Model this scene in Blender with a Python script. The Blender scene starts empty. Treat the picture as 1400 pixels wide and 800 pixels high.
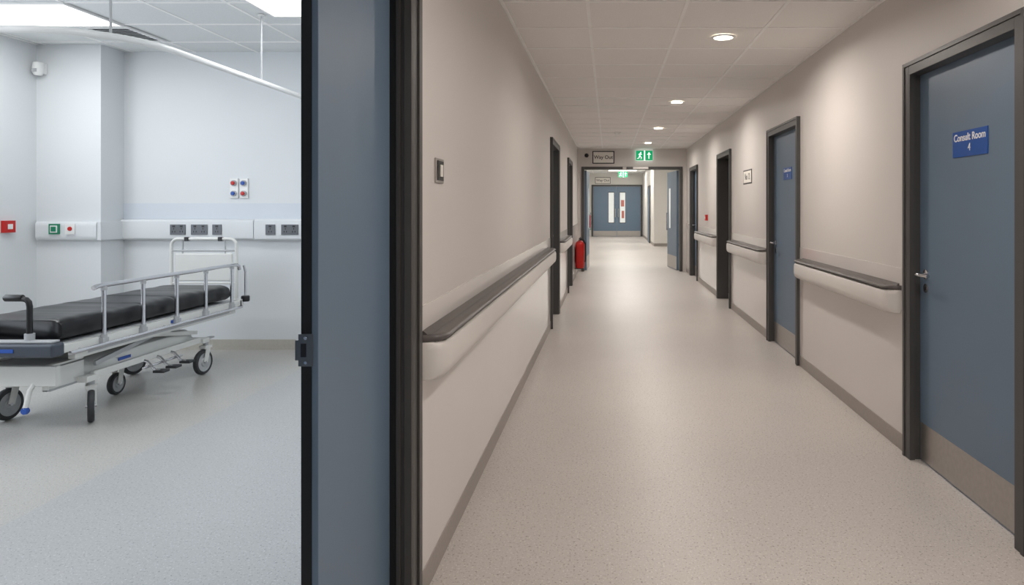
import bpy, bmesh, math
from mathutils import Vector, Matrix, noise

S = bpy.context.scene
COL = S.collection

# ------------------------------------------------------------------ helpers
def lin(c):
    c = c/255.0
    return c/12.92 if c <= 0.04045 else ((c+0.055)/1.055)**2.4
def rgb(r, g, b): return (lin(r), lin(g), lin(b), 1.0)

def mat(name, col, rough=0.5, metal=0.0, var=0.04, scale=6.0, bump=0.0, bscale=200.0, emis=0.0, ecol=None, coat=0.0, spec=0.5):
    m = bpy.data.materials.new(name); m.use_nodes = True
    nt = m.node_tree; N = nt.nodes; L = nt.links
    b = N['Principled BSDF']
    tc = N.new('ShaderNodeTexCoord')
    n = N.new('ShaderNodeTexNoise'); n.inputs['Scale'].default_value = scale; n.inputs['Detail'].default_value = 4
    L.new(tc.outputs['Object'], n.inputs['Vector'])
    r = N.new('ShaderNodeValToRGB')
    c = rgb(*col)
    r.color_ramp.elements[0].position = 0.3; r.color_ramp.elements[1].position = 0.7
    r.color_ramp.elements[0].color = tuple(x*(1-var) for x in c[:3])+(1,)
    r.color_ramp.elements[1].color = tuple(min(1, x*(1+var)) for x in c[:3])+(1,)
    L.new(n.outputs['Fac'], r.inputs['Fac']); L.new(r.outputs['Color'], b.inputs['Base Color'])
    b.inputs['Roughness'].default_value = rough; b.inputs['Metallic'].default_value = metal
    b.inputs['Coat Weight'].default_value = coat
    b.inputs['Specular IOR Level'].default_value = spec
    if bump > 0:
        n2 = N.new('ShaderNodeTexNoise'); n2.inputs['Scale'].default_value = bscale; n2.inputs['Detail'].default_value = 3
        L.new(tc.outputs['Object'], n2.inputs['Vector'])
        bp = N.new('ShaderNodeBump'); bp.inputs['Strength'].default_value = bump; bp.inputs['Distance'].default_value = 0.002
        L.new(n2.outputs['Fac'], bp.inputs['Height']); L.new(bp.outputs['Normal'], b.inputs['Normal'])
    if emis > 0:
        b.inputs['Emission Color'].default_value = ecol or c
        b.inputs['Emission Strength'].default_value = emis
    return m

def floor_mat(name, base, dark, light, rough=0.38):
    m = bpy.data.materials.new(name); m.use_nodes = True
    nt = m.node_tree; N = nt.nodes; L = nt.links; b = N['Principled BSDF']
    tc = N.new('ShaderNodeTexCoord')
    def nz(scale, detail):
        n = N.new('ShaderNodeTexNoise'); n.inputs['Scale'].default_value = scale; n.inputs['Detail'].default_value = detail
        L.new(tc.outputs['Object'], n.inputs['Vector']); return n
    def ramp(src, p0, p1):
        r = N.new('ShaderNodeValToRGB'); r.color_ramp.elements[0].position = p0; r.color_ramp.elements[1].position = p1
        L.new(src, r.inputs['Fac']); return r
    a = nz(95, 2); ra = ramp(a.outputs['Fac'], 0.60, 0.68)
    mp = N.new('ShaderNodeMapping'); mp.inputs['Location'].default_value = (3.3, 7.7, 1.1)
    L.new(tc.outputs['Object'], mp.inputs['Vector'])
    c2 = N.new('ShaderNodeTexNoise'); c2.inputs['Scale'].default_value = 120; c2.inputs['Detail'].default_value = 2
    L.new(mp.outputs['Vector'], c2.inputs['Vector']); rc = ramp(c2.outputs['Fac'], 0.60, 0.68)
    big = nz(1.3, 4); rb = ramp(big.outputs['Fac'], 0.3, 0.7)
    rb.color_ramp.elements[0].color = tuple(x*0.97 for x in rgb(*base)[:3])+(1,)
    rb.color_ramp.elements[1].color = tuple(x*1.03 for x in rgb(*base)[:3])+(1,)
    m1 = N.new('ShaderNodeMixRGB'); L.new(ra.outputs['Color'], m1.inputs['Fac']); L.new(rb.outputs['Color'], m1.inputs['Color1']); m1.inputs['Color2'].default_value = rgb(*dark)
    m2 = N.new('ShaderNodeMixRGB'); L.new(rc.outputs['Color'], m2.inputs['Fac']); L.new(m1.outputs['Color'], m2.inputs['Color1']); m2.inputs['Color2'].default_value = rgb(*light)
    L.new(m2.outputs['Color'], b.inputs['Base Color'])
    b.inputs['Roughness'].default_value = rough
    bp = N.new('ShaderNodeBump'); bp.inputs['Strength'].default_value = 0.15; bp.inputs['Distance'].default_value = 0.001
    L.new(a.outputs['Fac'], bp.inputs['Height']); L.new(bp.outputs['Normal'], b.inputs['Normal'])
    return m

class MB:
    def __init__(s): s.v=[]; s.f=[]; s.m=[]; s.mats=[]
    def mi(s, m):
        if m not in s.mats: s.mats.append(m)
        return s.mats.index(m)
    def add(s, vs, fs, m):
        o = len(s.v); k = s.mi(m); s.v += [tuple(p) for p in vs]
        for f in fs: s.f.append([i+o for i in f]); s.m.append(k)
        return s
    def box(s, x0,x1,y0,y1,z0,z1, m):
        x0,x1=sorted((x0,x1)); y0,y1=sorted((y0,y1)); z0,z1=sorted((z0,z1))
        vs=[(x0,y0,z0),(x1,y0,z0),(x1,y1,z0),(x0,y1,z0),(x0,y0,z1),(x1,y0,z1),(x1,y1,z1),(x0,y1,z1)]
        return s.add(vs,[(0,3,2,1),(4,5,6,7),(0,1,5,4),(1,2,6,5),(2,3,7,6),(3,0,4,7)],m)
    def obox(s, c, ax, ay, az, h, m):
        c=Vector(c); ax=Vector(ax).normalized()*h[0]; ay=Vector(ay).normalized()*h[1]; az=Vector(az).normalized()*h[2]
        vs=[c+ax*a+ay*b+az*d for d in(-1,1) for a,b in((-1,-1),(1,-1),(1,1),(-1,1))]
        return s.add(vs,[(0,3,2,1),(4,5,6,7),(0,1,5,4),(1,2,6,5),(2,3,7,6),(3,0,4,7)],m)
    def bar(s, p0, p1, w, h, m, up=(0,0,1)):
        p0=Vector(p0);p1=Vector(p1);d=p1-p0; u=Vector(up); sd=d.cross(u).normalized(); u2=sd.cross(d).normalized()
        return s.obox((p0+p1)/2,d,sd,u2,(d.length/2,w/2,h/2),m)
    def loft(s, rings, m, cap=True, closed=False):
        n=len(rings[0]); vs=[p for r in rings for p in r]; fs=[]
        R=len(rings)
        for i in range(R if closed else R-1):
            a=i*n; b=((i+1)%R)*n
            for j in range(n):
                fs.append((a+j,a+(j+1)%n,b+(j+1)%n,b+j))
        if cap and not closed:
            fs.append(tuple(range(n))[::-1]); fs.append(tuple((R-1)*n+j for j in range(n)))
        return s.add(vs,fs,m)
    def tube(s, pts, r, m, seg=12, closed=False, flat=1.0):
        P=[Vector(p) for p in pts]; n=len(P); rings=[]; ref=None
        for i in range(n):
            if closed: t=(P[(i+1)%n]-P[i-1]).normalized()
            elif i==0: t=(P[1]-P[0]).normalized()
            elif i==n-1: t=(P[-1]-P[-2]).normalized()
            else: t=(P[i+1]-P[i-1]).normalized()
            if ref is None:
                ref=Vector((0,0,1)) if abs(t.z)<0.9 else Vector((1,0,0))
            a=(ref-t*ref.dot(t)).normalized(); b=t.cross(a); ref=a
            rings.append([P[i]+(a*math.cos(2*math.pi*k/seg)*flat+b*math.sin(2*math.pi*k/seg))*r for k in range(seg)])
        return s.loft(rings,m,closed=closed)
    def lathe(s, c, axis, prof, m, seg=28, closed=False):
        c=Vector(c); t=Vector(axis).normalized(); ref=Vector((0,0,1)) if abs(t.z)<0.9 else Vector((1,0,0))
        a=(ref-t*ref.dot(t)).normalized(); b=t.cross(a)
        rings=[[c+t*h+(a*math.cos(2*math.pi*k/seg)+b*math.sin(2*math.pi*k/seg))*max(r,1e-4) for k in range(seg)] for r,h in prof]
        return s.loft(rings,m,closed=closed)
    def cyl(s,p0,p1,r,m,seg=20):
        return s.tube([p0,p1],r,m,seg)
    def build(s, name, parent=None, bevel=0.0, smooth=0.6, seg=2):
        me=bpy.data.meshes.new(name); me.from_pydata(s.v,[],s.f)
        for m in s.mats: me.materials.append(m)
        for p,k in zip(me.polygons,s.m): p.material_index=k
        bm=bmesh.new(); bm.from_mesh(me); bmesh.ops.recalc_face_normals(bm,faces=bm.faces); bm.to_mesh(me); bm.free()
        for p in me.polygons: p.use_smooth=True
        me.set_sharp_from_angle(angle=smooth)
        o=bpy.data.objects.new(name,me); COL.objects.link(o)
        if parent: o.parent=parent
        if bevel>0:
            md=o.modifiers.new('bevel','BEVEL'); md.width=bevel; md.segments=seg; md.limit_method='ANGLE'; md.angle_limit=0.7
            md.harden_normals=True
        return o

def group(name):
    e=bpy.data.objects.new(name,None); e.empty_display_size=0.1; COL.objects.link(e); return e

def text(name, s, size, loc, xax, up, m, parent, align='CENTER', ext=0.0008, bold=0.0, sx=1.0):
    cu=bpy.data.curves.new(name,'FONT'); cu.body=s; cu.size=size; cu.align_x=align; cu.align_y='CENTER'; cu.extrude=ext; cu.offset=bold
    ob=bpy.data.objects.new(name+'_tmp',cu); COL.objects.link(ob)
    bpy.context.view_layer.update()
    dg=bpy.context.evaluated_depsgraph_get()
    me=bpy.data.meshes.new_from_object(ob.evaluated_get(dg))
    bpy.data.objects.remove(ob)
    me.materials.clear(); me.materials.append(m)
    x=Vector(xax).normalized(); y=Vector(up).normalized(); z=x.cross(y)
    M=Matrix((x*sx,y,z)).transposed().to_4x4(); M.translation=Vector(loc)
    me.transform(M)
    o=bpy.data.objects.new(name,me); COL.objects.link(o); o.parent=parent
    return o

def area(name, loc, sx, sy, energy, col, parent, spread=180, disk=False, rot=(0,0,0)):
    l=bpy.data.lights.new(name,'AREA'); l.energy=energy; l.color=col; l.spread=math.radians(spread)
    if disk: l.shape='DISK'; l.size=sx
    else: l.shape='RECTANGLE'; l.size=sx; l.size_y=sy
    o=bpy.data.objects.new(name,l); COL.objects.link(o); o.location=loc; o.rotation_euler=rot
    if parent: o.parent=parent
    return o

# ------------------------------------------------------------------ materials
M_wall=mat('corridor_paint',(217,212,208),0.5,var=0.012,scale=1.2,bump=0.05,bscale=300)
M_dado=mat('corridor_wall_sheet',(220,215,212),0.12,var=0.01,scale=1.5,spec=0.75)
M_ward=mat('ward_paint',(224,227,229),0.5,var=0.01,scale=1.2,bump=0.04,bscale=300)
M_lobby=mat('lobby_paint',(228,226,221),0.5,var=0.01,scale=1.2)
M_tile=mat('ceiling_tile',(243,240,237),0.9,var=0.02,scale=120,bump=0.25,bscale=260)
M_tbar=mat('ceiling_t_bar',(252,250,248),0.45)
M_floor=floor_mat('corridor_vinyl',(198,192,187),(150,143,138),(223,218,213))
M_floor_w=floor_mat('ward_vinyl_cool_lit',(177,178,179),(140,142,144),(203,205,206),0.28)
M_floor_w_warm=floor_mat('ward_vinyl_warm_lit',(184,182,178),(150,147,142),(207,204,200),0.3)  # warm and cool ward vinyl: daylight tint painted into the floor colour
M_skirt=mat('skirting_vinyl',(158,151,145),0.45,var=0.05,scale=60)
M_skirt_w=mat('ward_skirting_vinyl',(190,185,175),0.45,var=0.05,scale=60)
M_frame=mat('door_frame_paint',(78,77,76),0.42,var=0.03)
M_seal=mat('black_seal',(14,14,16),0.5)
M_blue=mat('door_blue_laminate',(106,127,148),0.42,var=0.02,scale=3,bump=0.05,bscale=400)
M_steel=mat('brushed_steel',(184,180,177),0.38,metal=0.9,var=0.05,scale=40)
M_chrome=mat('chrome',(215,215,218),0.14,metal=1.0,var=0.01)
M_grip=mat('handrail_grip',(90,85,83),0.4,var=0.04,scale=30)
M_bump=mat('handrail_bumper',(225,221,217),0.36,var=0.01)
M_signblue=mat('sign_blue',(14,84,170),0.35,var=0.02)
M_white=mat('white_plastic',(238,238,236),0.35,var=0.01)
M_text=mat('sign_text_white',(250,250,250),0.5,var=0.0)
M_black=mat('black_plastic',(20,20,22),0.4)
M_greensign=mat('exit_sign_green',(0,140,90),0.4,emis=0.9,ecol=rgb(0,150,95))
M_whitesign=mat('exit_sign_white',(240,250,245),0.4,emis=0.9,ecol=rgb(240,255,248))
M_cream=mat('sign_cream',(240,236,229),0.5,var=0.01)
M_red=mat('red_paint',(196,28,24),0.3,var=0.03)
M_green=mat('green_plastic',(20,130,95),0.4)
M_bplast=mat('blue_plastic',(40,84,170),0.4)
M_glow=mat('lamp_warm',(255,240,215),0.5,emis=9,ecol=(1,0.93,0.82,1))
M_panel=mat('lamp_panel_diffuser',(255,255,255),0.5,emis=2.2,ecol=(1,0.96,0.9,1))
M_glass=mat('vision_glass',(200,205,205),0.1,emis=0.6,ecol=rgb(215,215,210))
M_matt=mat('mattress_black_vinyl',(11,11,14),0.30,var=0.15,scale=8,bump=0.3,bscale=10,spec=0.4)
M_tw=mat('trolley_white_enamel',(222,222,218),0.35,var=0.02)
M_tg=mat('trolley_grey_plastic',(66,72,82),0.45,var=0.03)
M_tl=mat('trolley_light_grey',(178,180,182),0.4,var=0.03)
M_tyre=mat('tyre_rubber',(52,54,56),0.6,var=0.05,scale=30)
M_socket=mat('socket_dark_steel',(96,98,102),0.35,metal=0.4)
M_band=mat('ward_service_panel',(213,219,227),0.4,var=0.01)
M_wframe=mat('window_frame_white',(235,235,235),0.4)
M_dark=mat('storeroom_unlit_dark',(60,55,50),0.8)  # dark wall colour stands in for the unlit room
M_vent=mat('vent_dark',(40,42,44),0.6)

# ------------------------------------------------------------------ dimensions
WL,WR=-0.66,1.666
HC=2.63          # corridor ceiling
HW=2.88          # ward ceiling
HL=2.95          # lobby ceiling
YB=14.6          # bulkhead
DT=2.17          # door frame top

def sb(mb,W,s,d0,d1,y0,y1,z0,z1,m): mb.box(W+s*d0,W+s*d1,y0,y1,z0,z1,m)

# floor
f=MB()
f.box(-0.70,3.5,-2.4,32.4,-0.1,0,M_floor)
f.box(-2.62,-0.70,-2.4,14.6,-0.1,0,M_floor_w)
f.box(-5.5,-2.62,-2.4,14.6,-0.1,0,M_floor_w_warm)  # tone change here stands in for the edge of the daylight
f.box(-2.62,-0.70,14.6,32.4,-0.1,0,M_floor)
f.build('floor')

def side_wall(name,W,s,openings,y0,y1,h,th,bname):
    w=MB(); b=MB(); cur=y0
    for a,c in openings+[(y1,None)]:
        if a>cur:
            sb(w,W,s,0,th,cur,a,0,h,M_wall)
            sb(w,W,s,-0.004,0,cur,a,0.095,1.03,M_dado)
            sb(b,W,s,-0.008,-0.0001,cur,a,0,0.095,M_skirt)
        if c is None: break
        sb(w,W,s,0,th,a,c,DT,h,M_wall); cur=c
    w.build(name); b.build(bname,bevel=0.003)

side_wall('wall_left',WL,-1,[(0.46,2.34),(7.7,8.85),(10.9,12.0)],-2.2,YB,3.0,0.14,'baseboard_left')
side_wall('wall_right',WR,1,[(2.69,3.80),(5.93,7.08),(9.25,10.35),(12.7,13.8)],-2.2,YB,3.0,0.14,'baseboard_right')
MB().box(-5.4,1.81,-2.35,-2.2,0,3.0,M_wall).build('wall_rear')

# storeroom shell behind the open doorway
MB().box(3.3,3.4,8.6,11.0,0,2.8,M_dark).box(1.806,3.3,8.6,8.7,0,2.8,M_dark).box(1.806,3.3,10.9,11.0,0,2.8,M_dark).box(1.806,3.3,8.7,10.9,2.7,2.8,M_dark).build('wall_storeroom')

# ceilings
def ceiling(name,x0,x1,y0,y1,z,ox,oy,step,m=M_tile):
    c=MB(); c.box(x0,x1,y0,y1,z,z+0.08,m)
    x=ox
    while x-step>x0: x-=step
    while x<x1:
        if x>x0+0.03: c.box(x-0.011,x+0.011,y0,y1,z-0.004,z,M_tbar)
        x+=step
    y=oy
    while y-step>y0: y-=step
    while y<y1:
        if y>y0+0.02: c.box(x0,x1,y-0.011,y+0.011,z-0.005,z,M_tbar)
        y+=step
    c.box(x0,x0+0.02,y0,y1,z-0.006,z,M_tbar); c.box(x1-0.02,x1,y0,y1,z-0.006,z,M_tbar)
    c.build(name)
ceiling('ceiling_corridor',WL,WR,-2.2,YB,HC,-0.128,4.76,0.61)
M_tile2=mat('ward_ceiling_tile',(228,230,230),0.9,var=0.03,scale=120,bump=0.2,bscale=260)
ceiling('ceiling_ward',-5.28,-0.80,-2.2,6.6,HW,-4.0,5.6,0.6,M_tile2)
ceiling('ceiling_lobby',-1.0,3.2,YB+0.15,32.0,HL,-0.1,15.0,0.6,M_tile2)

# ward walls
w=MB(); w.box(-5.40,-0.80,6.6,6.72,0,3.0,M_ward); w.box(-5.28,-4.685,6.3,6.6,0,2.879,M_ward); w.build('wall_ward_back')
wy0,wy1,wz0,wz1=0.8,4.9,0.95,2.5
w=MB(); w.box(-5.40,-5.28,-2.2,wy0,0,3.0,M_ward); w.box(-5.40,-5.28,wy1,6.6,0,3.0,M_ward)
w.box(-5.40,-5.28,wy0,wy1,0,wz0,M_ward); w.box(-5.40,-5.28,wy0,wy1,wz1,3.0,M_ward); w.build('wall_ward_left')
MB().box(-0.808,-0.802,-2.2,0.46,0,2.87,M_ward).box(-0.808,-0.802,2.34,6.6,0,2.87,M_ward).box(-0.808,-0.802,0.46,2.34,2.17,2.87,M_ward).build('wall_ward_right')
b=MB(); b.box(-4.685,-0.81,6.592,6.6,0,0.1,M_skirt_w); b.box(-5.28,-4.685,6.292,6.3,0,0.1,M_skirt_w); b.box(-4.685,-4.677,6.292,6.592,0,0.1,M_skirt_w); b.box(-5.28,-5.272,-2.2,6.292,0,0.1,M_skirt_w)
b.build('baseboard_ward')
# window
g=group('window_1'); w=MB()
t=0.06
w.box(-5.38,-5.30,wy0,wy1,wz0,wz0+t,M_wframe); w.box(-5.38,-5.30,wy0,wy1,wz1-t,wz1,M_wframe)
for y in (wy0,wy0+1.345,wy0+2.69,wy1-t): w.box(-5.38,-5.30,y,y+t,wz0+t,wz1-t,M_wframe)
w.box(-5.30,-5.2,wy0-0.03,wy1+0.03,wz0-0.03,wz0,M_wframe)
w.build('frame',g,0.004)
pl=area('daylight_portal',(-5.42,(wy0+wy1)/2,(wz0+wz1)/2),wz1-wz0,wy1-wy0,1,(1,1,1),g,rot=(0,math.radians(-90),0))
pl.data.cycles.is_portal=True

# ------------------------------------------------------------------ handrails
def handrail(W,s,y0,y1):
    mb=MB()
    cre=[(0.0,0.800),(0.035,0.776),(0.066,0.778),(0.084,0.794),(0.090,0.82),(0.090,0.880),(0.084,0.900),(0.06,0.908),(0.03,0.908),(0.0,0.903)]
    gr=[]
    for k in range(14):
        a=2*math.pi*k/14; gr.append((0.056+0.032*math.cos(a),0.921+0.0135*math.sin(a)))
    secs=[(0.0,0.25),(0.008,0.55),(0.022,0.78),(0.045,0.93),(0.075,1.0)]
    ys=[(y0+a,k) for a,k in secs]+[(y1-a,k) for a,k in reversed(secs)]
    off=0.0045
    mb.loft([[(W-s*(off+d*k),y,z) for d,z in cre] for y,k in ys],M_bump)
    mb.loft([[(W-s*(off+max(0.0,d*k-(1-k)*0.02)),y,z) for d,z in gr] for y,k in ys],M_grip)
    # grip web to the wall; its raised dark edge imitates the grip's reflection
    web_refl=[(0.0,0.905),(0.05,0.905),(0.05,0.925),(0.02,0.930),(0.006,0.942),(0.0,0.944)]
    mb.loft([[(W-s*(off+d),y,z) for d,z in web_refl] for y in (y0+0.03,y1-0.03)],M_grip)
    mb.build('handrail',smooth=0.9)
for a,c in [(2.37,7.45),(8.95,10.8)]: handrail(WL,-1,a,c)
for a,c in [(0.6,2.63),(3.87,5.86),(7.15,9.18),(10.42,12.62)]: handrail(WR,1,a,c)

# ------------------------------------------------------------------ doors
def lever(mb,x,y,z,s,dirn):
    mb.lathe((x,y,z),(s,0,0),[(0.0,0.0),(0.026,0.0),(0.026,0.008),(0.022,0.010),(0.0,0.010)],M_chrome,20)
    mb.tube([(x+s*0.008,y,z),(x+s*0.045,y,z),(x+s*0.055,y+dirn*0.006,z),(x+s*0.057,y+dirn*0.02,z),(x+s*0.056,y+dirn*0.07,z),(x+s*0.05,y+dirn*0.125,z)],0.0095,M_chrome,12)
    mb.lathe((x,y,z-0.075),(s,0,0),[(0.0,0.0),(0.024,0.0),(0.024,0.006),(0.0,0.007)],M_chrome,20)
    mb.box(x+s*0.007,x+s*0.010,y-0.003,y+0.003,z-0.085,z-0.065,M_black)

def door(n,W,s,y0,y1,leaf=0.034,sign=None,closed=True,th=0.14,handle_far=True):
    g=group('door_%d'%n); fr=MB(); j=0.07; pr=-0.026
    for a,c in ((y0,y0+j),(y1-j,y1)): sb(fr,W,s,pr,th,a,c,0,DT,M_frame)
    sb(fr,W,s,pr,th,y0+j,y1-j,DT-j,DT,M_frame)
    sb(fr,W,s,pr-0.006,pr,y0,y0+0.022,0,DT,M_frame); sb(fr,W,s,pr-0.006,pr,y1-0.022,y1,0,DT,M_frame); sb(fr,W,s,pr-0.006,pr,y0+0.022,y1-0.022,DT-0.022,DT,M_frame)
    if closed:
        q=leaf-0.03
        sb(fr,W,s,pr,q,y1-j-0.012,y1-j,0,DT-j,M_frame)
        sb(fr,W,s,leaf+0.046,th,y0+j,y0+j+0.015,0,DT-j,M_frame); sb(fr,W,s,leaf+0.046,th,y1-j-0.015,y1-j,0,DT-j,M_frame)
    fr.build('frame',g,0.002)
    if closed:
        a,c=y0+j+0.004,y1-j-0.004
        l=MB(); sb(l,W,s,leaf,leaf+0.044,a,c,0.008,DT-j-0.004,M_blue); l.build('leaf',g,0.002)
        k=MB(); sb(k,W,s,leaf-0.0015,leaf-0.0001,a+0.01,c-0.01,0.012,0.212,M_steel); k.build('kick_plate',g)
        h=MB(); hy=c-0.075 if handle_far else a+0.075
        lever(h,W+s*leaf,hy,1.02,-s,-1 if handle_far else 1); h.build('lever_handle',g,smooth=0.8)
        hg=MB()
        ey=a-0.001 if handle_far else c+0.001
        for z in (0.25,1.0,1.85): hg.cyl((W+s*(leaf-0.004),ey,z),(W+s*(leaf-0.004),ey,z+0.1),0.007,M_steel,10)
        hg.build('hinges',g)
    return g

def door_sign(g,W,s,leaf,y0,y1,z0,z1,lines,size):
    m=MB(); x=W+s*leaf
    m.box(x-s*0.0002,x-s*0.004,y0,y1,z0,z1,M_signblue); m.build('name_plate',g,0.001)
    yc=(y0+y1)/2; zc=(z0+z1)/2
    n=len(lines)
    for i,t in enumerate(lines):
        text('name_text_%d'%(i+1),t,size,(x-s*0.0045,yc,zc+((n-1)/2-i)*0.05+0.004),(0,-s,0),(0,0,1),M_text,g,bold=0.0005,sx=0.95)

g=door(1,WR,1,2.69,3.80); door_sign(g,WR,1,0.034,3.055,3.365,1.62,1.745,['Consult Room','4'],0.050)
g=door(2,WR,1,5.93,7.08); door_sign(g,WR,1,0.034,6.33,6.62,1.64,1.755,['Consult Room','3'],0.045)
door(3,WR,1,9.25,10.35,closed=False)
door(4,WR,1,12.7,13.8,leaf=0.07)
door(5,WL,-1,7.7,8.85,leaf=0.09)
door(6,WL,-1,10.9,12.0,leaf=0.09)

# ward leaf-and-a-half door (foreground)
g=group('door_7')
fr=MB()
fr.box(-0.80,-0.645,2.25,2.34,0,DT,M_frame); fr.box(-0.80,-0.645,0.46,0.55,0,DT,M_frame); fr.box(-0.80,-0.645,0.55,2.25,2.10,DT,M_frame)
fr.box(-0.672,-0.645,2.238,2.25,0,2.10,M_frame); fr.box(-0.70,-0.684,2.244,2.25,0,2.10,M_frame)
fr.box(-0.645,-0.637,2.305,2.34,0,DT,M_frame)
fr.build('frame',g,0.003)
MB().box(-0.7195,-0.701,2.246,2.2499,0.0,2.10,M_seal).build('frame_seal',g)
MB().box(-0.764,-0.72,1.694,2.246,0.008,2.095,M_blue).build('half_leaf',g,0.002)
k=MB(); k.box(-0.762,-0.736,1.6925,1.694,0.008,2.095,M_seal); k.build('edge_seal',g)
M_keep=mat('keep_zinc',(120,122,126),0.35,metal=0.8)
k=MB(); k.box(-0.768,-0.732,1.689,1.6922,0.985,1.065,M_keep); k.box(-0.762,-0.748,1.6882,1.6895,1.008,1.042,M_black)
k.cyl((-0.75,1.6915,1.055),(-0.75,1.6878,1.055),0.004,M_chrome,10); k.cyl((-0.75,1.6915,0.994),(-0.75,1.6878,0.994),0.004,M_chrome,10)
k.box(-0.776,-0.766,1.689,1.70,1.0,1.05,M_keep)
k.build('lock_keep',g,0.001)
k=MB(); k.box(-1.90,-0.80,0.50,0.544,0.008,2.095,M_blue); k.build('active_leaf',g,0.002)

# ------------------------------------------------------------------ left wall switch plate
g=group('light_switch'); m=MB()
m.box(WL,WL+0.008,2.585,2.705,1.473,1.567,M_steel); m.build('plate',g,0.002)
m=MB(); m.box(WL+0.008,WL+0.011,2.60,2.69,1.482,1.558,M_black); m.box(WL+0.011,WL+0.016,2.628,2.662,1.497,1.543,M_cream); m.build('rocker',g,0.001)

# small wall sign, right wall
g=group('wall_sign'); m=MB()
m.box(WR-0.0002,WR-0.004,7.93,8.42,1.655,1.825,M_black); m.box(WR-0.004,WR-0.006,7.955,8.395,1.67,1.81,M_cream); m.build('board',g)
text('sign_text','No 12',0.11,(WR-0.0068,8.17,1.74),(0,-1,0),(0,0,1),M_black,g)
g=group('fire_call_point'); m=MB(); m.box(WR-0.0001,WR-0.04,11.45,11.55,1.15,1.25,M_red); m.box(WR-0.04,WR-0.043,11.475,11.525,1.18,1.22,M_white); m.build('housing',g,0.003)

# ------------------------------------------------------------------ bulkhead and lobby
w=MB()
w.box(-1.12,-0.58,YB,YB+0.15,0,3.05,M_wall); w.box(1.58,3.3,YB,YB+0.15,0,3.05,M_wall); w.box(-0.58,1.58,YB,YB+0.15,2.24,3.05,M_wall); w.build('wall_bulkhead')
w=MB(); w.box(-1.12,-1.0,YB+0.15,32.15,0,3.05,M_lobby); w.build('wall_lobby_left')
w=MB(); w.box(3.2,3.3,YB+0.15,24.12,0,3.05,M_lobby); w.box(1.6,3.2,24.0,24.12,0,3.05,M_lobby); w.box(1.6,1.72,24.12,32.0,0,3.05,M_lobby); w.build('wall_lobby_right')
MB().box(-1.0,3.3,32.0,32.15,0,3.05,M_lobby).build('wall_far')
b=MB(); b.box(-1.0,-0.992,YB+0.15,31.99,0,0.1,M_skirt); b.box(1.6,3.2,23.992,24.0,0,0.1,M_skirt); b.box(1.592,1.6,24.0,31.99,0,0.1,M_skirt); b.build('baseboard_lobby')

g=group('door_8'); fr=MB()
fr.box(-0.58,-0.52,YB-0.03,YB+0.18,0,2.24,M_frame); fr.box(1.52,1.58,YB-0.03,YB+0.18,0,2.24,M_frame); fr.box(-0.52,1.52,YB-0.03,YB+0.18,2.18,2.24,M_frame); fr.build('frame',g,0.003)
def leaf_rot(name,hx,hy,ang,wd,parent):
    d=Vector((math.cos(ang),math.sin(ang),0)); n=Vector((-d.y,d.x,0)); c=Vector((hx,hy,0))+d*wd/2
    m=MB(); m.obox(c+Vector((0,0,1.09)),d,n,(0,0,1),(wd/2,0.022,1.08),M_blue)
    m.obox(c+Vector((0,0,0.16)),d,n,(0,0,1),(wd/2-0.01,0.0235,0.14),M_steel)
    m.obox(c+d*0.22+Vector((0,0,1.35)),d,n,(0,0,1),(0.07,0.0238,0.45),M_glass)
    for sg in(-1,1):
        q=c+d*0.38+n*sg*0.06
        m.cyl(q+Vector((0,0,0.85)),q+Vector((0,0,1.25)),0.012,M_chrome)
        for z in(0.87,1.23): m.cyl(q+Vector((0,0,z)),c+d*0.38+n*sg*0.02+Vector((0,0,z)),0.009,M_chrome)
    m.build(name,parent)
leaf_rot('leaf_right',1.50,YB+0.215,math.radians(97),0.98,g)
leaf_rot('leaf_left',-0.50,YB+0.215,math.radians(88),0.98,g)
m=MB(); m.box(0.30,0.85,YB-0.07,YB-0.031,2.185,2.235,M_steel); m.box(0.38,0.52,YB-0.09,YB-0.07,2.19,2.23,M_frame); m.build('door_closer',g,0.004)

def way_out(x,y,z,wd,h,size):
    g=group('way_out_sign'); m=MB(); m.box(x-wd/2,x+wd/2,y-0.012,y-0.0005,z-h/2,z+h/2,M_black); m.box(x-wd/2+0.02,x+wd/2-0.02,y-0.015,y-0.012,z-h/2+0.02,z+h/2-0.02,M_cream); m.build('board',g)
    text('sign_text','Way Out',size,(x,y-0.0165,z),(1,0,0),(0,0,1),M_black,g,bold=0.001)
way_out(-0.11,YB,2.44,0.47,0.27,0.105)
way_out(-0.27,32.0,2.62,0.72,0.30,0.16)

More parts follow.
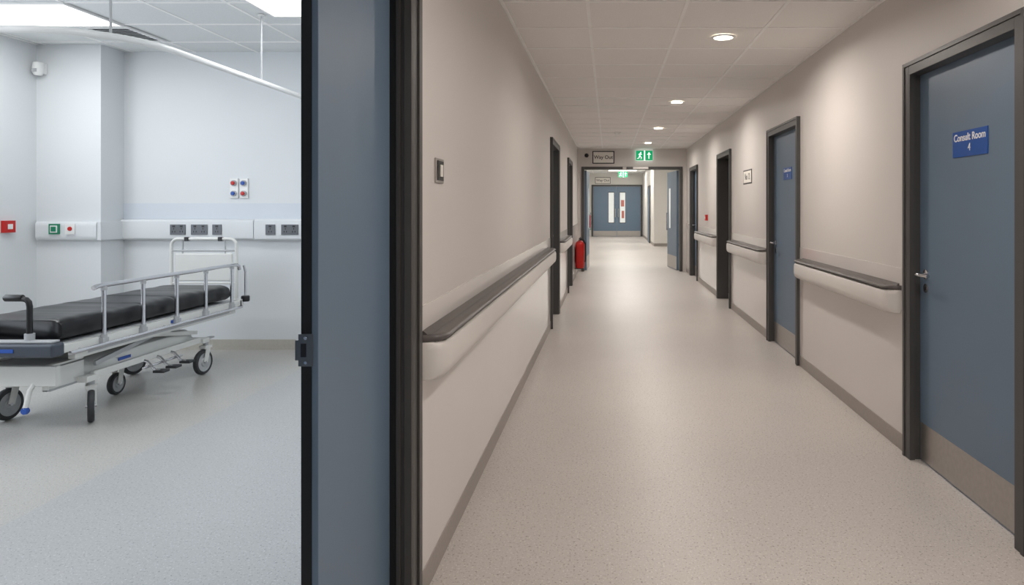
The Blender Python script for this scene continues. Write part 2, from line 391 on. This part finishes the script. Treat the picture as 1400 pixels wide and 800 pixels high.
def exit_sign(x,y,z,wd,h):
    g=group('fire_exit_sign'); m=MB()
    m.box(x-wd/2,x+wd/2,y,y+0.05,z-h/2,z+h/2,M_whitesign)
    m.box(x-wd/2,x-0.02*wd,y-0.002,y,z-h/2,z+h/2,M_greensign)
    m.box(x+0.06*wd,x+wd/2,y-0.002,y,z-h/2,z+h/2,M_greensign)
    q=y-0.004; cx=x-0.25*wd; u=h
    def ln(a,b2,c,d,t): m.bar((cx+a*u,q,z+b2*u),(cx+c*u,q,z+d*u),0.002,t*u,M_whitesign,up=(0.001,0,1) if abs(c-a)>1e-6 else (1,0,0))
    m.lathe((cx+0.08*u,q,z+0.3*u),(0,-1,0),[(0,0),(0.07*u,0),(0.07*u,0.001),(0,0.001)],M_whitesign,14)
    ln(0.04,0.22,-0.04,-0.05,0.12); ln(-0.04,-0.05,0.14,-0.18,0.08); ln(0.14,-0.18,0.10,-0.36,0.07); ln(-0.04,-0.05,-0.12,-0.26,0.08); ln(-0.12,-0.26,-0.28,-0.30,0.07)
    ln(0.04,0.2,0.2,0.08,0.06); ln(0.02,0.2,-0.16,0.1,0.06)
    ax=x+0.28*wd
    m.bar((ax,q,z-0.32*u),(ax,q,z+0.2*u),0.002,0.10*u,M_whitesign,up=(1,0,0))
    m.add([(ax-0.2*u,q,z+0.08*u),(ax+0.2*u,q,z+0.08*u),(ax,q,z+0.36*u)],[(0,1,2)],M_whitesign)
    m.build('sign_face',g); return g
exit_sign(0.76,YB-0.06,2.475,0.36,0.21)
g=exit_sign(0.55,26.0,2.62,0.36,0.22)
m=MB(); m.cyl((0.42,26.03,2.73),(0.42,26.03,HL),0.006,M_white); m.cyl((0.68,26.03,2.73),(0.68,26.03,HL),0.006,M_white); m.build('suspension_rods',g)

# far double doors
g=group('door_9'); fr=MB(); y=31.95
fr.box(-0.80,-0.72,y-0.02,31.999,0,2.42,M_frame); fr.box(1.50,1.58,y-0.02,31.999,0,2.42,M_frame); fr.box(-0.72,1.50,y-0.02,31.999,2.34,2.42,M_frame); fr.build('frame',g)
M_poster=mat('noticeboard_red',(205,125,115),0.5)
for nm,a,c in (('leaf_left',-0.715,0.387),('leaf_right',0.393,1.495)):
    m=MB(); m.box(a,c,y,y+0.044,0.01,2.335,M_blue); m.box(a+0.01,c-0.01,y-0.002,y,0.02,0.26,M_steel)
    vx=0.0 if nm=='leaf_left' else 0.53
    m.box(vx-0.02,vx+0.27,y-0.006,y,0.62,2.08,M_frame); m.box(vx,vx+0.25,y-0.009,y-0.006,0.65,2.05,M_glass)
    if nm=='leaf_right':
        m.box(vx+0.05,vx+0.2,y-0.011,y-0.009,1.40,1.70,M_poster); m.box(vx+0.08,vx+0.2,y-0.011,y-0.009,0.85,1.20,M_poster)
    hx=0.32 if nm=='leaf_left' else 0.46
    m.cyl((hx,y-0.05,0.9),(hx,y-0.05,1.3),0.02,M_chrome); m.cyl((hx,y-0.05,0.92),(hx,y,0.92),0.012,M_chrome); m.cyl((hx,y-0.05,1.28),(hx,y,1.28),0.012,M_chrome)
    m.build(nm,g)
g=group('door_10'); m=MB(); 
m.box(1.555,1.5919,26.0,27.1,0,2.2,M_frame); m.build('frame',g)
m=MB(); m.box(1.545,1.554,26.07,27.03,0.01,2.13,M_blue); m.build('leaf',g)

# extinguishers
def extinguisher(x,y,z,r,h):
    g=group('fire_extinguisher'); m=MB()
    m.lathe((x,y,z),(0,0,1),[(0,0.0),(r*0.85,0.0),(r,0.02),(r,h*0.76),(r*0.93,h*0.83),(r*0.7,h*0.88),(r*0.3,h*0.91),(r*0.28,h*0.93),(0,h*0.93)],M_red,28)
    m.build('cylinder_body',g,smooth=0.8)
    m=MB(); m.cyl((x,y,z+h*0.925),(x,y,z+h*0.97),0.02,M_chrome); m.box(x-0.012,x+0.012,y-0.10,y+0.03,z+h*0.97,z+h*1.0,M_black); m.box(x-0.01,x+0.01,y-0.09,y,z+h*0.925,z+h*0.94,M_black)
    m.tube([(x,y-0.02,z+h*0.95),(x+0.06,y-0.05,z+h*0.93),(x+r+0.015,y-0.05,z+h*0.8),(x+r+0.018,y-0.04,z+h*0.5),(x+r+0.012,y-0.03,z+h*0.2)],0.012,M_black,10)
    m.build('valve_and_hose',g)
    return g
g=extinguisher(-0.555,13.2,0.2,0.09,0.58); m=MB(); m.box(WL+0.009,-0.648,13.13,13.27,0.3,0.6,M_black); m.box(WL+0.009,-0.48,13.12,13.28,0.185,0.2,M_black); m.build('wall_bracket',g)
g=extinguisher(-0.555,13.5,0.2,0.085,0.58); m=MB(); m.box(WL+0.009,-0.641,13.43,13.57,0.3,0.6,M_black); m.box(WL+0.009,-0.48,13.42,13.58,0.185,0.2,M_black); m.build('wall_bracket',g)
g=extinguisher(-0.88,31.2,0.45,0.09,0.6); m=MB(); m.box(-0.999,-0.97,31.12,31.28,0.5,0.9,M_black); m.box(-0.992,-0.8,31.11,31.29,0.43,0.45,M_black); m.build('wall_bracket',g)

# smoke detector + sounder
def detector(x,y,z):
    m=MB(); m.lathe((x,y,z-0.0005),(0,0,-1),[(0,0),(0.055,0),(0.055,0.015),(0.045,0.022),(0.035,0.035),(0.0,0.04)],M_white,24); m.build('smoke_detector')
detector(0.15,11.4,HC-0.005)
m=MB(); m.lathe((-0.47,YB-0.0005,2.48),(0,-1,0),[(0,0),(0.04,0),(0.045,0.02),(0.03,0.05),(0,0.06)],M_black,20); m.build('door_sounder')

# ------------------------------------------------------------------ lights
WARM=(1.0,0.918,0.848)
def downlight(x,y,e):
    g=group('ceiling_downlight'); m=MB()
    m.lathe((x,y,HC-0.0055),(0,0,-1),[(0.068,0),(0.092,0),(0.092,0.004),(0.070,0.008)],M_white,32,closed=True); m.build('trim_ring',g)
    m=MB(); m.lathe((x,y,HC-0.0055),(0,0,-1),[(0,0),(0.068,0),(0.068,0.003),(0,0.003)],M_glow,32); m.build('lens',g)
    area('lamp',(x,y,HC-0.016),0.13,0,e,WARM,g,spread=168,disk=True)
for x,y in ((0.8,-1.0),(0.82,2.0),(0.84,5.0),(0.81,8.1),(0.79,10.8),(0.77,13.3)): downlight(x,y,21)

def light_panel(x0,x1,y0,y1,z,e,col):
    g=group('ceiling_light_panel'); m=MB()
    m.box(x0,x1,y0,y1,z-0.014,z-0.0055,M_panel); m.build('diffuser',g)
    m=MB(); t=0.018
    m.box(x0-t,x1+t,y0-t,y0,z-0.018,z-0.0055,M_white); m.box(x0-t,x1+t,y1,y1+t,z-0.018,z-0.0055,M_white); m.box(x0-t,x0,y0,y1,z-0.018,z-0.0055,M_white); m.box(x1,x1+t,y0,y1,z-0.018,z-0.0055,M_white); m.build('frame',g)
    area('lamp',((x0+x1)/2,(y0+y1)/2,z-0.02),x1-x0,y1-y0,e,col,g)
COOL=(0.94,0.97,1.0)
light_panel(-5.2,-4.0,5.0,5.6,HW,13,COOL)
light_panel(-2.6,-1.4,4.72,5.32,HW,13,COOL)
light_panel(-5.2,-4.0,2.2,2.8,HW,13,COOL)
light_panel(-2.6,-1.4,2.2,2.8,HW,13,COOL)
for y in (16.5,20.5,24.8,29.0): light_panel(0.0,1.2,y,y+0.6,HL,50,(1.0,0.95,0.89))

# world daylight (through the ward window)
W=bpy.data.worlds.new('World'); S.world=W; W.use_nodes=True
bg=W.node_tree.nodes['Background']; bg.inputs['Color'].default_value=(0.84,0.91,1.0,1); bg.inputs['Strength'].default_value=4.3

# ------------------------------------------------------------------ ward fittings
g=group('bedhead_trunking'); m=MB()
def trunk(x0,x1,yw,d,z0,z1,mt,mb):
    prof=[(0,z0),(d*0.7,z0),(d*0.95,z0+0.015),(d,z0+0.04),(d,z1-0.04),(d*0.95,z1-0.015),(d*0.7,z1),(0,z1)]
    mb.loft([[(x,yw-a,z) for a,z in prof] for x in (x0,x1)],mt)
trunk(-4.676,-3.40,6.5995,0.07,1.065,1.26,M_ward,m); trunk(-3.385,-0.83,6.5995,0.085,1.06,1.265,M_ward,m)
trunk(-5.25,-4.69,6.2995,0.05,1.075,1.245,M_ward,m); m.box(-4.684,-4.65,6.25,6.59,1.075,1.245,M_ward)
m.build('trunking_body',g,0.002)
m=MB(); m.box(-4.683,-0.83,6.592,6.5995,1.262,1.415,M_band); m.build('service_panel',g)
m=MB()
for x0,x1,n in ((-4.19,-4.045,2),(-3.99,-3.835,2),(-3.786,-3.70,1),(-3.27,-3.18,1),(-3.12,-2.96,2)):
    yf=6.5285 if x0<-3.4 else 6.5135
    m.box(x0,x1,yf-0.008,yf,1.114,1.212,M_socket)
    for k in range(n):
        c=x0+(x1-x0)*(k+0.5)/n
        for a,bz in ((0,0.022),(-0.012,-0.006),(0.012,-0.006)): m.box(c+a-0.004,c+a+0.004,yf-0.0095,yf-0.008,1.15+bz-0.008,1.15+bz+0.008,M_black)
        m.box(c-0.012,c+0.012,yf-0.012,yf-0.008,1.187,1.203,M_black)
m.build('power_sockets',g,0.001)
g=group('medical_gas_outlet'); m=MB()
for k,x0 in enumerate((-3.655,-3.56)):
    m.box(x0,x0+0.08,6.585,6.5995,1.465,1.655,M_white)
m.build('plates',g,0.003)
cols=[[M_red,M_bplast],[M_bplast,M_red]]
m=MB()
for k,x0 in enumerate((-3.615,-3.52)):
    for j,z in enumerate((1.61,1.51)):
        m.lathe((x0,6.585,z),(0,-1,0),[(0,0),(0.028,0),(0.028,0.012),(0.019,0.014),(0,0.014)],M_tl,20)
        m.lathe((x0,6.571,z),(0,-1,0),[(0,0),(0.018,0),(0.018,0.012),(0.012,0.014),(0,0.014)],cols[k][j],14)
m.build('terminal_units',g)
g=group('emergency_button'); m=MB(); m.box(-5.115,-5.02,6.235,6.2497,1.13,1.225,M_green); m.box(-5.10,-5.035,6.231,6.235,1.145,1.21,M_white); m.box(-5.09,-5.045,6.227,6.231,1.155,1.20,M_green); m.build('plate',g,0.001)
g=group('nurse_call_point'); m=MB(); m.box(-4.965,-4.88,6.235,6.2497,1.13,1.225,M_white); m.lathe((-4.92,6.235,1.18),(0,-1,0),[(0,0),(0.02,0),(0.018,0.008),(0,0.009)],M_red,20); m.build('plate',g)
g=group('fire_call_point'); m=MB(); m.box(-5.2799,-5.245,5.93,6.04,1.155,1.26,M_red); m.box(-5.245,-5.242,5.96,6.01,1.185,1.23,M_white); m.build('housing',g,0.003)
g=group('motion_sensor'); m=MB(); m.lathe((-5.215,6.24,2.58),(0,0,1),[(0,0),(0.03,0.004),(0.042,0.03),(0.045,0.08),(0.04,0.12),(0.0,0.13)],M_white,20); m.box(-5.26,-5.18,6.25,6.299,2.60,2.70,M_white); m.build('housing',g,0.002); m=MB(); m.box(-5.235,-5.195,6.193,6.20,2.61,2.64,M_tl); m.build('lens',g)
g=group('ceiling_vent'); m=MB(); m.box(-4.34,-3.99,5.66,6.12,HW-0.010,HW-0.0055,M_vent)
for k in range(9):
    y=5.69+k*0.05; m.obox((-4.165,y,HW-0.016),(1,0,0),(0,1,0.35),(0,-0.35,1),(0.16,0.008,0.001),M_white)
for a in ((-4.36,-4.33,5.64,6.14),(-4.0,-3.97,5.64,6.14),(-4.33,-4.0,5.64,5.665),(-4.33,-4.0,6.115,6.14)): m.box(*a,HW-0.02,HW-0.0055,M_white)
m.build('grille',g)
# curtain track
g=group('curtain_track'); m=MB()
pts=[(-2.70,6.59,2.35),(-2.70,4.4,2.35)]
for k in range(0,13):
    a=math.radians(90*k/12); pts.append((-3.20+0.5*math.cos(a),4.22-0.5*math.sin(a),2.35))
pts+= [(-5.27,3.72,2.35)]
m.tube(pts,0.021,M_white,10,flat=1.0)
m.build('rail',g,smooth=0.9)
m=MB()
for x,y in ((-2.70,5.31),(-2.83,3.88)): m.cyl((x,y,2.36),(x,y,HW-0.005),0.007,M_tl,10); m.cyl((x,y,HW-0.02),(x,y,HW-0.005),0.025,M_white,16)
m.build('drop_rods',g)

# ------------------------------------------------------------------ hospital stretcher
T=group('hospital_stretcher'); CX=-3.62
def P(u,y,z): return (CX+u,y,z)
def tb(mb,u0,u1,y0,y1,z0,z1,mt): mb.box(CX+u0,CX+u1,y0,y1,z0,z1,mt)
# mattress
rings=[]; n=32; Y0,Y1=4.13,5.96
for i in range(110):
    t=i/109; y=Y0+(Y1-Y0)*t
    e=min(t,1-t)*(Y1-Y0); k=1.0 if e>0.04 else math.sqrt(max(0,1-(1-e/0.04)**2))*0.12+0.88
    groove=sum(math.exp(-((y-yy)/0.012)**2) for yy in (4.85,5.22))*0.008
    r=[]
    for j in range(n):
        a=2*math.pi*j/n; ca,sa=math.cos(a),math.sin(a); p=0.28
        u=0.315*math.copysign(abs(ca)**p,ca); z=0.068*math.copysign(abs(sa)**0.45,sa)
        nz=noise.noise(Vector((u*6,y*4,z*9)))*0.009+noise.noise(Vector((u*9+y*6,y*11,z*14)))*0.0035
        zz=z*k-(groove if z>0 else 0)+(nz if z>0 else nz*0.3)
        r.append(P((u+nz*0.9)*(0.985+0.015*k),y,0.632+zz))
    rings.append(r)
m=MB(); m.loft(rings,M_matt); m.build('mattress',T,smooth=1.2)
# deck frame
m=MB()
for s in(-1,1):
    tb(m,s*0.325,s*0.362,4.08,6.06,0.505,0.552,M_tw)
    tb(m,s*0.295,s*0.34,4.2,6.0,0.445,0.50,M_tw)
    tb(m,s*0.341,s*0.343,4.3,5.9,0.462,0.474,M_tl)
tb(m,-0.325,0.325,4.10,6.04,0.538,0.556,M_tl)
for y in(4.12,4.8,5.3,5.98): tb(m,-0.325,0.325,y,y+0.04,0.50,0.538,M_tw)
tb(m,-0.362,0.362,6.04,6.09,0.50,0.56,M_tw)
m.build('deck_frame',T,0.005)
m=MB(); m.tube([P(0.385,4.10,0.50),P(0.385,6.02,0.50)],0.013,M_chrome); m.tube([P(-0.385,4.10,0.50),P(-0.385,6.02,0.50)],0.013,M_chrome)
for s in(-1,1):
    for y in(4.2,5.0,5.9): m.cyl(P(s*0.36,y,0.505),P(s*0.385,y,0.50),0.010,M_chrome,10)
m.build('accessory_rails',T)
# side rail (raised)
m=MB(); ys=[4.39,4.76,5.13,5.50,5.88]; ux=0.375
m.tube([P(ux,4.30,0.868),P(ux,4.33,0.876),P(ux,4.39,0.878),P(ux,5.88,0.878),P(ux,5.96,0.874),P(ux,5.99,0.86),P(ux,6.0,0.83)],0.015,M_chrome,14)
for y in ys:
    m.cyl(P(ux,y,0.535),P(ux,y,0.872),0.0135,M_chrome,14)
    m.cyl(P(ux,y,0.52),P(ux,y,0.56),0.019,M_tl,14)
    m.cyl(P(ux,y,0.845),P(ux,y,0.868),0.018,M_tl,14)
    m.box(CX+0.362,CX+0.39,y-0.025,y+0.025,0.505,0.54,M_tl)
m.build('side_rail',T,smooth=0.8)
m=MB(); ux=-0.405
m.tube([P(ux,4.35,0.26),P(ux,5.95,0.26)],0.015,M_chrome,14)
for y in ys: m.cyl(P(ux,y,0.26),P(ux,y,0.52),0.0125,M_chrome,12)
m.build('lowered_side_rail',T,smooth=0.8)
# head board
m=MB(); L,R,zb,zt,rr,yh=-0.285,0.295,0.56,1.095,0.06,6.10
pts=[P(L,yh,zb)]
for k in range(7):
    a=math.radians(180-15*k); pts.append(P(L+rr+rr*math.cos(a),yh,zt-rr+rr*math.sin(a)))
for k in range(7):
    a=math.radians(90-15*k); pts.append(P(R-rr+rr*math.cos(a),yh,zt-rr+rr*math.sin(a)))
pts.append(P(R,yh,zb)); m.tube(pts,0.014,M_tw,14)
m.build('headboard_frame',T,smooth=0.8)
m=MB(); tb(m,L+0.035,R-0.035,yh-0.012,yh+0.012,0.72,0.965,M_tw); m.build('headboard_panel',T,0.01,seg=3)
m=MB(); m.cyl(P(L,yh,0.99),P(R,yh,0.99),0.009,M_tl); m.cyl(P(L,yh,0.70),P(R,yh,0.70),0.009,M_tw)
for u in(L+0.10,R-0.10): m.cyl(P(u,yh,0.96),P(u,yh,1.085),0.007,M_tl)
m.build('headboard_bars',T)
m=MB()
for u in(L+0.14,R-0.14): tb(m,u-0.018,u+0.018,yh-0.02,yh+0.02,1.075,1.112,M_black)
for s in(-1,1):
    m.lathe(P(s*0.37,6.11,0.535),(0,0,1),[(0,0),(0.032,0),(0.036,0.012),(0.036,0.04),(0.032,0.052),(0,0.052)],M_black,20)
m.build('corner_buffers',T,0.004)
m=MB(); m.tube([P(0.37,6.11,0.58),P(0.37,6.11,0.80),P(0.365,6.09,0.86)],0.010,M_chrome); m.build('iv_pole_socket',T)
# foot end bumper
m=MB(); tb(m,-0.38,0.38,3.98,4.075,0.495,0.578,M_tg); m.build('foot_bumper',T,0.018,seg=3)
m=MB(); tb(m,0.05,0.15,3.976,3.9795,0.527,0.549,M_bplast); m.build('maker_plate',T)
m=MB(); tb(m,-0.36,0.36,4.0,4.06,0.579,0.592,M_tl); m.build('foot_tray',T,0.004)
m=MB()
for s in(-1,1):
    m.cyl(P(s*0.19,4.045,0.592),P(s*0.19,4.045,0.63),0.026,M_tl)
    m.tube([P(s*0.19,4.045,0.60),P(s*0.19,4.045,0.79),P(s*0.185,4.045,0.815),P(s*0.17,4.045,0.83),P(s*0.15,4.045,0.834),P(s*0.05,4.045,0.84)],0.016,M_black,14)
    m.lathe(P(s*0.05,4.045,0.84),(-s,0,0),[(0.018,-0.10),(0.021,-0.095),(0.021,0.0),(0.015,0.008),(0,0.009)],M_black,16)
m.build('push_handles',T,smooth=0.8)
# chassis
m=MB()
rg=[]
for y,w2,zt in ((4.36,0.15,0.36),(4.46,0.235,0.385),(4.6,0.25,0.40),(5.4,0.25,0.40),(5.54,0.235,0.385),(5.64,0.15,0.36)):
    rg.append([P(-w2,y,0.275),P(w2,y,0.275),P(w2+0.01,y,0.31),P(w2-0.01,y,zt-0.02),P(w2-0.05,y,zt),P(-w2+0.05,y,zt),P(-w2+0.01,y,zt-0.02),P(-w2-0.01,y,0.31)])
m.loft(rg,M_tw); m.build('base_cover',T,0.006)
m=MB()
for y in(4.38,5.62):
    tb(m,-0.31,0.31,y-0.045,y+0.045,0.262,0.30,M_tw)
for s in(-1,1): tb(m,s*0.20,s*0.245,4.12,5.85,0.262,0.275,M_tl); tb(m,s*0.262,s*0.29,4.42,5.58,0.27,0.315,M_tw)
tb(m,-0.30,0.30,4.10,4.14,0.30,0.42,M_tw); tb(m,-0.24,-0.20,4.12,4.4,0.262,0.42,M_tw); tb(m,0.20,0.24,4.12,4.4,0.262,0.42,M_tw)
tb(m,-0.24,0.24,4.14,4.40,0.395,0.41,M_tl)
m.build('chassis_frame',T,0.004)
m=MB()
for y in(4.68,5.34):
    m.cyl(P(0,y,0.395),P(0,y,0.46),0.085,M_tl,28); m.cyl(P(0,y,0.44),P(0,y,0.538),0.06,M_chrome,28)
tb(m,-0.26,0.26,4.62,4.74,0.455,0.475,M_tl); tb(m,-0.26,0.26,5.28,5.40,0.455,0.475,M_tl)
for s in(-1,1):
    m.bar(P(s*0.27,4.45,0.36),P(s*0.27,5.1,0.45),0.018,0.03,M_tl); m.bar(P(s*0.27,5.55,0.36),P(s*0.27,4.95,0.45),0.018,0.03,M_tw)
m.build('lift_columns',T,0.002)
m=MB()
tb(m,0.2575,0.262,4.68,4.80,0.325,0.345,M_bplast); tb(m,0.362,0.3635,5.08,5.2,0.512,0.535,M_bplast)
m.build('side_labels',T)
# pedals
m=MB()
for y,c in((4.90,M_tyre),(5.04,M_tyre),(5.20,M_tyre)):
    m.tube([P(0.24,y,0.29),P(0.31,y,0.27),P(0.36,y,0.215),P(0.40,y,0.205)],0.011,M_chrome,10)
    tb(m,0.37,0.45,y-0.035,y+0.035,0.195,0.212,c)
m.tube([P(0.32,4.84,0.235),P(0.32,5.28,0.235)],0.010,M_chrome,10)
m.build('foot_pedals',T,0.003)
m=MB()
for s in(-1,1):
    m.tube([P(s*0.16,4.13,0.33),P(s*0.16,4.08,0.28),P(s*0.16,4.05,0.18)],0.014,M_tw,12)
    m.lathe(P(s*0.16,4.06,0.17),(0,-1,0),[(0,0),(0.020,0),(0.023,0.008),(0.020,0.022),(0,0.024)],M_bplast,20)
m.build('brake_levers',T)
# castors
def castor(name,u,y,ang,r=0.102,top=0.262,fork=True):
    m=MB(); d=Vector((math.sin(ang),math.cos(ang),0)); ax=Vector((d.y,-d.x,0)); c=Vector(P(u,y,r+0.001))
    m.lathe(c,ax,[(r*0.74,-0.018),(r*0.92,-0.018),(r*0.985,-0.011),(r,0),(r*0.985,0.011),(r*0.92,0.018),(r*0.74,0.018)],M_tyre,40,closed=True)
    m.lathe(c,ax,[(0,-0.016),(r*0.3,-0.019),(r*0.36,-0.010),(r*0.7,-0.012),(r*0.745,-0.0175),(r*0.745,0.0175),(r*0.7,0.012),(r*0.36,0.010),(r*0.3,0.019),(0,0.016)],M_tl,40)
    m.cyl(c-ax*0.03,c+ax*0.03,0.010,M_chrome,12)
    st=c+d*0.035; zt=top
    for s in(-1,1):
        q0=c+ax*s*0.026; q1=Vector((st.x,st.y,zt-0.045))+ax*s*0.024
        m.bar(q0,q1,0.006,0.045,M_tw,up=d)
    m.obox(Vector((st.x,st.y,zt-0.038)),d,ax,(0,0,1),(0.04,0.03,0.012),M_tw)
    m.cyl((st.x,st.y,zt-0.03),(st.x,st.y,zt),0.02,M_tl,16)
    m.build(name,T,smooth=0.7)
castor('castor_1',0.30,4.38,math.radians(-36)); castor('castor_2',0.28,5.62,math.radians(6)); castor('castor_3',-0.27,4.42,math.radians(5)); castor('castor_4',-0.29,5.62,math.radians(20)); castor('castor_5',0.0,5.02,math.radians(0),r=0.08,top=0.275)

# ------------------------------------------------------------------ camera
cd=bpy.data.cameras.new('camera'); cam=bpy.data.objects.new('camera',cd); COL.objects.link(cam)
cam.location=(0,0,1.38); cam.rotation_euler=(math.radians(90),0,0)
cd.sensor_fit='HORIZONTAL'; cd.sensor_width=36; cd.lens=24
cd.shift_x=-132/1400; cd.shift_y=-117/1400; cd.clip_start=0.05; cd.clip_end=200
S.camera=cam
S.view_settings.view_transform='Standard'
S.view_settings.look='None'
S.view_settings.exposure=0.0
